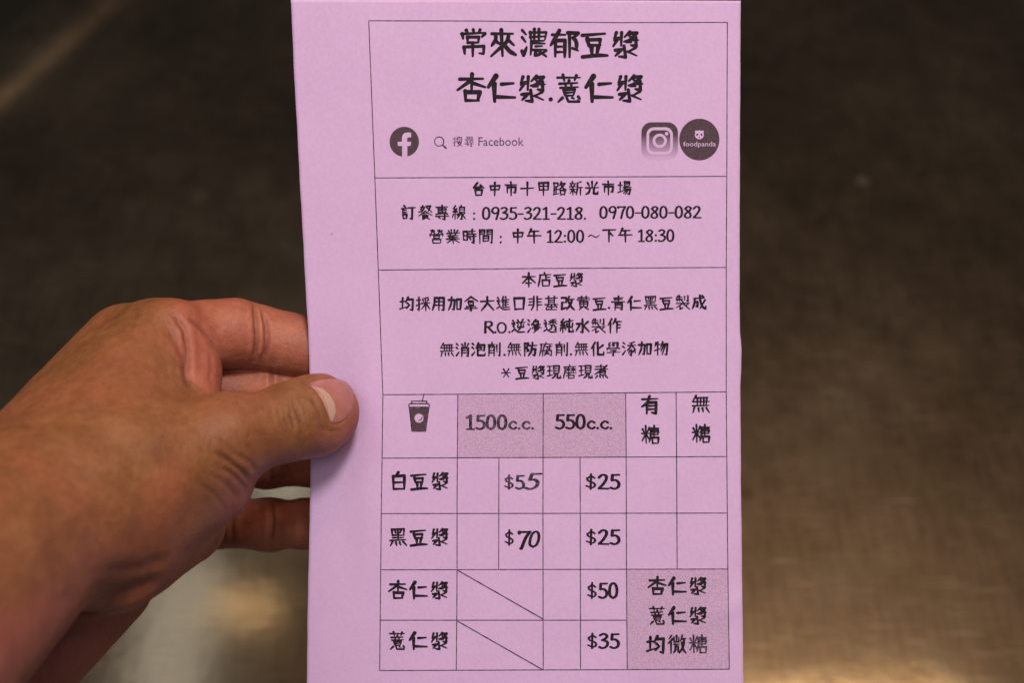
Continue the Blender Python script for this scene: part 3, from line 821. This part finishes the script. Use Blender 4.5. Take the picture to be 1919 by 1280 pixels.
def surface_nets(sdf, lo, hi, h, blk=8):
    lo = np.asarray(lo, float)
    nb = np.ceil((np.asarray(hi, float) - lo) / (h * blk)).astype(int)
    n = nb * blk
    # coarse pass
    g = np.stack(np.meshgrid(*[np.arange(k) for k in nb], indexing='ij'), -1).reshape(-1, 3)
    cd = sdf(lo + (g + 0.5) * blk * h)
    act = np.abs(cd) < h * blk * 1.35 + 1.0
    A = np.repeat(np.repeat(np.repeat(np.where(cd > 0, 50.0, -50.0).reshape(nb).astype(np.float32), blk, 0), blk, 1), blk, 2)
    loc = np.stack(np.meshgrid(*[np.arange(blk)] * 3, indexing='ij'), -1).reshape(-1, 3)
    ab = g[act]
    for s in range(0, len(ab), 400):
        I = (ab[s:s + 400, None, :] * blk + loc[None]).reshape(-1, 3)
        A[I[:, 0], I[:, 1], I[:, 2]] = sdf(lo + I * h)
    sg = A < 0
    cnt = np.zeros(np.array(A.shape) - 1, np.int8)
    offs = [(i, j, k) for i in (0, 1) for j in (0, 1) for k in (0, 1)]
    for i, j, k in offs:
        cnt += sg[i:A.shape[0] - 1 + i, j:A.shape[1] - 1 + j, k:A.shape[2] - 1 + k]
    cells = np.argwhere((cnt > 0) & (cnt < 8))
    idx = -np.ones(cnt.shape, np.int32); idx[tuple(cells.T)] = np.arange(len(cells))
    cv = {o: A[cells[:, 0] + o[0], cells[:, 1] + o[1], cells[:, 2] + o[2]] for o in offs}
    acc = np.zeros((len(cells), 3)); num = np.zeros(len(cells))
    for o in offs:
        for ax in range(3):
            if o[ax] == 0:
                q = list(o); q[ax] = 1; q = tuple(q)
                a, b = cv[o], cv[q]
                m = (a < 0) != (b < 0)
                t = np.where(m, a / np.where(m, a - b, 1), 0)
                p = np.array(o, float)[None] + t[:, None] * np.eye(3)[ax][None]
                acc += p * m[:, None]; num += m
    V = lo + (cells + acc / num[:, None]) * h
    faces = []
    for ax in range(3):
        u, v = (ax + 1) % 3, (ax + 2) % 3
        s0 = [slice(0, -1)] * 3; s1 = [slice(0, -1)] * 3; s1[ax] = slice(1, None)
        s0 = [slice(1, -1)] * 3; s1 = [slice(1, -1)] * 3; s0[ax] = slice(0, -1); s1[ax] = slice(1, None)
        a = sg[tuple(s0)]; b = sg[tuple(s1)]
        e = np.argwhere(a != b)
        off = np.array([1, 1, 1]); off[ax] = 0
        ins = a[tuple(e.T)]
        e = e + off
        du = np.zeros(3, int); du[u] = 1; dv = np.zeros(3, int); dv[v] = 1
        q = [idx[tuple((e - du - dv).T)], idx[tuple((e - dv).T)], idx[tuple(e.T)], idx[tuple((e - du).T)]]
        Q = np.stack(q, -1)
        Q[~ins] = Q[~ins][:, ::-1]
        faces.append(Q)
    Fq = np.concatenate(faces)
    Fq = Fq[(Fq >= 0).all(1)]
    return V, Fq

def grad(sdf, V, e=0.05):
    return np.stack([sdf(V + e * np.eye(3)[i]) - sdf(V - e * np.eye(3)[i]) for i in range(3)], -1) / (2 * e)

def seg_dist(p, pts, wpts=None):
    """2-D distance to a polyline and the position along it (0-1)"""
    best = np.full(len(p), 1e9); pos = np.zeros(len(p))
    P = np.array(pts, float); n = len(P) - 1
    for i in range(n):
        a, b = P[i], P[i + 1]; ab = b - a
        t = np.clip(((p - a) @ ab) / (ab @ ab), 0, 1)
        d = np.sqrt((((p - a) - t[:, None] * ab) ** 2).sum(1))
        m = d < best
        best[m] = d[m]; pos[m] = (i + t[m]) / n
    return best, pos

# skin folds: layout polyline, depth (mm), half width (px), z range
FOLDS = [
    ([(476, 568), (480, 600), (481, 640), (476, 676)], 1.1, 3.6, (-30, 4)),
    ([(490, 580), (499, 610), (499, 650), (492, 678)], 0.9, 4.0, (-30, 4)),
    ([(508, 693), (509, 712), (507, 730)], 0.8, 3.2, (-40, 0)),
    ([(522, 693), (524, 712), (522, 728)], 0.45, 3.5, (-40, 0)),
    ([(506, 940), (510, 975), (506, 1022)], 1.0, 4.0, (-60, -10)),
    ([(440, 945), (434, 985), (438, 1025)], 0.6, 4.0, (-60, -10)),
    ([(508, 868), (506, 890), (510, 905)], 0.5, 4.0, (-60, -10)),
    # pouch
    ([(325, 588), (345, 618), (352, 660), (352, 715)], 0.9, 5.5, (-8, 40)),
    ([(345, 592), (375, 612), (398, 640), (408, 668)], 0.55, 4.0, (-8, 40)),
    ([(310, 600), (335, 650), (350, 700), (357, 735)], 0.7, 7.0, (-8, 40)),
    ([(392, 640), (396, 680), (392, 718)], 0.25, 4.0, (-8, 40)),
    # thumb base folds
    ([(395, 842), (430, 865), (455, 885), (466, 905)], 0.55, 4.5, (5, 70)),
    ([(410, 872), (438, 890), (460, 915), (462, 935)], 0.35, 4.0, (5, 70)),
    ([(440, 850), (470, 868), (482, 885)], 0.3, 5.0, (5, 70)),
    ([(385, 885), (420, 905), (444, 935)], 0.22, 4.0, (5, 70)),
    ([(370, 905), (400, 925), (425, 960)], 0.18, 4.0, (5, 70)),
    # thumb joint creases
    ([(548, 742), (556, 765), (566, 795), (574, 805)], 0.34, 4.0, (5, 60)),
    ([(540, 748), (546, 775), (553, 800)], 0.26, 3.5, (5, 60)),
    ([(558, 740), (567, 762), (576, 790)], 0.26, 3.5, (5, 60)),
    ([(530, 752), (534, 780), (541, 806)], 0.16, 4.0, (5, 60)),
    ([(568, 748), (577, 768), (584, 788)], 0.16, 3.0, (5, 60)),
    ([(520, 756), (525, 785), (531, 806)], 0.14, 3.0, (5, 60)),
    ([(553, 738), (549, 752), (556, 780), (566, 812)], 0.22, 2.6, (5, 60)),
    ([(545, 760), (560, 772), (570, 800)], 0.20, 2.4, (5, 60)),
    ([(562, 752), (560, 775), (568, 798)], 0.20, 2.4, (5, 60)),
    ([(536, 770), (548, 785), (552, 812)], 0.16, 2.6, (5, 60)),
    ([(580, 742), (590, 758), (598, 776), (604, 796)], 0.20, 2.6, (3, 60)),
    ([(602, 798), (607, 806), (618, 809), (634, 806)], 0.25, 2.4, (2, 60)),
    # knuckle and back-of-hand lines
    ([(262, 578), (250, 600), (245, 630)], 0.16, 5.0, (-20, 60)),
    ([(282, 572), (272, 600), (270, 630)], 0.14, 5.0, (-20, 60)),
    ([(430, 800), (460, 830), (478, 862)], 0.16, 5.0, (5, 60)),
    ([(405, 820), (432, 842), (450, 862)], 0.20, 4.0, (5, 60)),
    # wrist folds
    ([(318, 1078), (270, 1098), (200, 1112), (110, 1130), (0, 1175)], 1.15, 14.0, (0, 90)),
    ([(330, 1040), (270, 1062), (200, 1072), (120, 1085)], 0.45, 12.0, (0, 90)),
    ([(250, 1165), (180, 1175), (110, 1190), (30, 1225)], 0.5, 14.0, (0, 90)),
    # tendons / dorsum
    ([(270, 600), (200, 690), (110, 800)], -0.35, 14.0, (-20, 90)),
    ([(330, 790), (260, 850), (150, 900)], -0.5, 22.0, (0, 90)),
]

NAIL = [(577, 719), (588, 711), (612, 707.5), (634, 708.5), (651, 716), (662, 729), (666.5, 746), (664.5, 764), (656, 780), (645, 791), (634, 797), (625, 798), (618, 789), (611, 770), (602, 750), (590, 733)]

def build_hand():
    h = 0.64
    lo = HP(np.array([0.]), 0., 0.)[0] * 0 + np.array([-192, -190, -72]); hi = np.array([-22, 20, 215])
    V, Fq = surface_nets(hand_sdf, lo, hi, h)
    for _ in range(2):
        g = grad(hand_sdf, V); d = hand_sdf(V)
        V = V - g * (d / np.maximum((g * g).sum(1), 0.3))[:, None] * 0.9
    g = grad(hand_sdf, V, 0.25); nrm = g / (np.linalg.norm(g, axis=1)[:, None] + 1e-9)
    # layout projection of each vertex
    dep = D * 1000 - V[:, 2]
    px = V[:, 0] / dep * F + PW / 2; py = -V[:, 1] / dep * F + PH / 2
    p2 = np.stack([px, py], -1)
    facing = np.clip(nrm[:, 2] * 2.5 - 0.1, 0, 1)
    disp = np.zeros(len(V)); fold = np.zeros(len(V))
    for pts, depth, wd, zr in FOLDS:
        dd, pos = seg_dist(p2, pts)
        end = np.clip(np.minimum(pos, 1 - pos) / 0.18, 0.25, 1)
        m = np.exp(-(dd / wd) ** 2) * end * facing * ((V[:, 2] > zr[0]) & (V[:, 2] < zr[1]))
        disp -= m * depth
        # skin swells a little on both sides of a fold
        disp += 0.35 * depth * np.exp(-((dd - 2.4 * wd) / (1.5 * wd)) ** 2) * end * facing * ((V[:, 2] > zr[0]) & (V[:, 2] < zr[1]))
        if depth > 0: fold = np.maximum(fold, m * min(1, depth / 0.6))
    # nail bed: sunk so the plate sits in it
    inside = poly_inside(p2, NAIL) & (V[:, 2] > 3)
    dn, _ = seg_dist(p2, NAIL + [NAIL[0]])
    near = (V[:, 2] > 3) & (nrm[:, 2] > -0.2)
    disp += np.where(near, np.where(inside, -0.55 * sm(0, 7, dn), 0.42 * np.exp(-((dn - 4) / 5.0) ** 2) * sm(655, 600, px)), 0)
    # large soft unevenness
    disp += 0.16 * np.sin(V[:, 0] * 0.35 + 1) * np.sin(V[:, 1] * 0.31 + 2) * np.sin(V[:, 2] * 0.27)
    V2 = V + nrm * disp[:, None]
    Wd = to_world((V2 - [0, 0, D * 1000]) / 1000.0)
    o = mesh_obj('person', Wd, Fq, M_SKIN, origin=to_world(camspace(20, 1000, 0.05)))
    me = o.data
    # colour: tanned back of the hand, pinker palm side and finger ends, darker folds
    palm = np.zeros(len(V))
    fd = np.full(len(V), 1e9)
    for f, pts in FINGERS.items():
        fd = np.minimum(fd, chain(V, pts[1:]))
    palm = np.maximum(palm, np.clip(1 - fd / 5, 0, 1))
    palm = np.maximum(palm, sm(300, 345, px) * sm(760, 715, py) * (V[:, 2] < 20) * (px < 420))
    palm = np.maximum(palm, 0.75 * sm(1060, 1130, py + (px - 200) * 0.28) * (px < 420))
    palm = np.maximum(palm, 0.55 * sm(520, 470, px) * sm(390, 440, px) * sm(870, 900, py))
    tip = sm(560, 640, px) * sm(790, 830, py + (px - 600) * 0.2) * (V[:, 2] > 0)
    palm = np.maximum(palm, 0.8 * tip)
    palm = np.maximum(palm, 0.45 * sm(595, 650, px) * (V[:, 2] > 0))
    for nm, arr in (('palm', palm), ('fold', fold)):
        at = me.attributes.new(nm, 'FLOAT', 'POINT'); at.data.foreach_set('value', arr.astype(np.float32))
    o['label'] = 'bare left hand and forearm pinching the lilac flyer between thumb and fingers'
    o['category'] = 'person'
    return o

def poly_inside(p, poly):
    x, y = p[:, 0], p[:, 1]; r = np.zeros(len(p), bool); n = len(poly)
    for i in range(n):
        (x1, y1), (x2, y2) = poly[i], poly[(i + 1) % n]
        c = ((y1 > y) != (y2 > y))
        xi = (x2 - x1) * (y - y1) / ((y2 - y1) if y2 != y1 else 1e-9) + x1
        r ^= c & (x < xi)
    return r

def skin_material():
    m, nt, b = new_mat('skin')
    tc = N(nt, 'ShaderNodeTexCoord')
    pa = N(nt, 'ShaderNodeAttribute', attribute_name='palm'); fo = N(nt, 'ShaderNodeAttribute', attribute_name='fold')
    n1 = N(nt, 'ShaderNodeTexNoise', i_Scale=110.0, i_Detail=6.0, i_Roughness=0.65); nt.links.new(tc.outputs['Object'], n1.inputs[0])
    n2 = N(nt, 'ShaderNodeTexNoise', i_Scale=420.0, i_Detail=4.0, i_Roughness=0.6); nt.links.new(tc.outputs['Object'], n2.inputs[0])
    n3 = N(nt, 'ShaderNodeTexNoise', i_Scale=38.0, i_Detail=3.0); nt.links.new(tc.outputs['Object'], n3.inputs[0])
    tan = ramp(nt, n1.outputs[0], [(0.3, (0.192, 0.070, 0.026)), (0.5, (0.242, 0.092, 0.034)), (0.7, (0.295, 0.120, 0.049))])
    red = ramp(nt, n1.outputs[0], [(0.3, (0.355, 0.100, 0.062)), (0.5, (0.40, 0.124, 0.079)), (0.7, (0.445, 0.158, 0.106))])
    c = mix(nt, tan.outputs[0], red.outputs[0], pa.outputs['Fac'])
    pk = ramp(nt, n3.outputs[0], [(0.42, (0, 0, 0)), (0.7, (0.5, 0.5, 0.5))])
    c = mix(nt, c, (0.36, 0.105, 0.055), pk.outputs[0])
    sp = ramp(nt, n2.outputs[0], [(0.3, (0.88, 0.86, 0.84)), (0.7, (1.09, 1.10, 1.12))])
    c = mix(nt, c, sp.outputs[0], 1.0, 'MULTIPLY')
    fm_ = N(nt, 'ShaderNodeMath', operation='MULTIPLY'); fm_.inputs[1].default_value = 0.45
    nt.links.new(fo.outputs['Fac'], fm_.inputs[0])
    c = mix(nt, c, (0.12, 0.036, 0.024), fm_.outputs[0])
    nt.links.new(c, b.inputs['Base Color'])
    b.inputs['Subsurface Weight'].default_value = 0.22
    b.inputs['Subsurface Radius'].default_value = (1.0, 0.35, 0.18)
    b.inputs['Subsurface Scale'].default_value = 0.0028
    rr = ramp(nt, n2.outputs[0], [(0.3, (0.42, 0.42, 0.42)), (0.7, (0.60, 0.60, 0.60))]); nt.links.new(rr.outputs[0], b.inputs['Roughness'])
    b.inputs['Specular IOR Level'].default_value = 0.42
    # fine criss-cross skin relief, and longer wrinkles across the limb
    vo = N(nt, 'ShaderNodeTexVoronoi', feature='DISTANCE_TO_EDGE', i_Scale=820.0); 
    wv = N(nt, 'ShaderNodeMapping'); wv.inputs['Rotation'].default_value = (0.6, 0.3, 0.7); wv.inputs['Scale'].default_value = (1, 1.9, 1)
    nt.links.new(tc.outputs['Object'], wv.inputs[0]); nt.links.new(wv.outputs[0], vo.inputs[0])
    e = ramp(nt, vo.outputs['Distance'], [(0.0, (0, 0, 0)), (0.12, (1, 1, 1))])
    wr = N(nt, 'ShaderNodeMapping'); wr.inputs['Rotation'].default_value = (0.2, 0.1, 0.55); wr.inputs['Scale'].default_value = (420, 95, 200)
    nt.links.new(tc.outputs['Object'], wr.inputs[0])
    n4 = N(nt, 'ShaderNodeTexNoise', i_Scale=1.0, i_Detail=4.0, i_Roughness=0.6); nt.links.new(wr.outputs[0], n4.inputs[0])
    a1 = N(nt, 'ShaderNodeMath', operation='MULTIPLY'); a1.inputs[1].default_value = 0.18; nt.links.new(e.outputs[0], a1.inputs[0])
    a2 = N(nt, 'ShaderNodeMath', operation='ADD'); nt.links.new(a1.outputs[0], a2.inputs[0]); nt.links.new(n4.outputs[0], a2.inputs[1])
    a3 = N(nt, 'ShaderNodeMath', operation='ADD'); nt.links.new(a2.outputs[0], a3.inputs[0]); nt.links.new(n2.outputs[0], a3.inputs[1])
    bp = N(nt, 'ShaderNodeBump', i_Strength=0.75, i_Distance=0.00030); nt.links.new(a3.outputs[0], bp.inputs['Height'])
    nt.links.new(bp.outputs[0], b.inputs['Normal'])
    return m
M_SKIN = skin_material()
hand = build_hand()

def nail_material():
    m, nt, b = new_mat('nail')
    at = N(nt, 'ShaderNodeAttribute', attribute_name='nail')
    tc = N(nt, 'ShaderNodeTexCoord')
    n1 = N(nt, 'ShaderNodeTexNoise', i_Scale=300.0, i_Detail=4.0); nt.links.new(tc.outputs['Object'], n1.inputs[0])
    base = ramp(nt, n1.outputs[0], [(0.3, (0.355, 0.130, 0.110)), (0.7, (0.42, 0.165, 0.140))])
    lun = ramp(nt, at.outputs['Fac'], [(0.0, (0, 0, 0)), (0.40, (0, 0, 0)), (0.60, (1, 1, 1))])
    c = mix(nt, base.outputs[0], (0.48, 0.31, 0.255), lun.outputs[0])
    nt.links.new(c, b.inputs['Base Color'])
    b.inputs['Roughness'].default_value = 0.24
    b.inputs['Specular IOR Level'].default_value = 0.5
    b.inputs['Subsurface Weight'].default_value = 0.15
    b.inputs['Subsurface Radius'].default_value = (1, 0.4, 0.3); b.inputs['Subsurface Scale'].default_value = 0.0015
    return m

def build_nail():
    """the nail plate: the outline filled with a fine grid, laid on the thumb surface, domed, its rim tucked into the skin"""
    poly = NAIL
    c = np.array(poly, float).mean(0)
    P = np.array(_smooth([np.array(p, float) for p in poly + [poly[0]]], 179)[:-1])
    rings = np.linspace(0, 1, 26)[1:]
    pts = [c] + [c + (p - c) * r for r in rings for p in P]
    n = len(P); Fc = [(0, 1 + k, 1 + (k + 1) % n) for k in range(n)]
    for j in range(len(rings) - 1):
        for k in range(n):
            a = 1 + j * n + k; b_ = 1 + j * n + (k + 1) % n
            Fc.append((a, a + n, b_ + n, b_))
    pts = np.array(pts)
    # march the outline down onto the thumb
    zz = np.full(len(pts), 30.0)
    for _ in range(60):
        p3 = HP(pts[:, 0], pts[:, 1], zz); dd = hand_sdf(p3)
        zz -= np.clip(dd, -2, 2) * 0.7
        zz = np.clip(zz, 1.5, 40)
    p3 = HP(pts[:, 0], pts[:, 1], zz)
    g = grad(hand_sdf, p3, 0.4); nr = g / np.linalg.norm(g, axis=1)[:, None]
    ed = np.concatenate([[1.0], np.repeat(1 - rings, n)])
    lift = -0.35 + 0.62 * sm(0, 0.16, ed)
    top = p3 + nr * lift[:, None]
    bot = p3 + nr * (lift - 0.5)[:, None]
    V = np.concatenate([top, bot]); m_ = len(top)
    F2 = Fc + [tuple(i + m_ for i in f[::-1]) for f in Fc]
    base = 1 + (len(rings) - 1) * n
    F2 += [(base + k, m_ + base + k, m_ + base + (k + 1) % n, base + (k + 1) % n) for k in range(n)]
    o = mesh_obj('fingernail', to_world((V - [0, 0, D * 1000]) / 1000), F2, nail_material(), hand)
    # half moon along the cuticle side
    q = np.concatenate([pts, pts])
    LUN = [(582, 725), (595, 732), (605, 744), (612, 760), (616, 776), (619, 791), (623, 788), (628, 772), (626, 757), (618, 742), (605, 730)]
    dl, pos = seg_dist(q, LUN + [LUN[0]])
    lun = np.clip(0.5 + np.where(poly_inside(q, LUN), dl, -dl) / 7.0, 0, 1)
    at = o.data.attributes.new('nail', 'FLOAT', 'POINT'); at.data.foreach_set('value', lun.astype(np.float32))
    return o
build_nail()
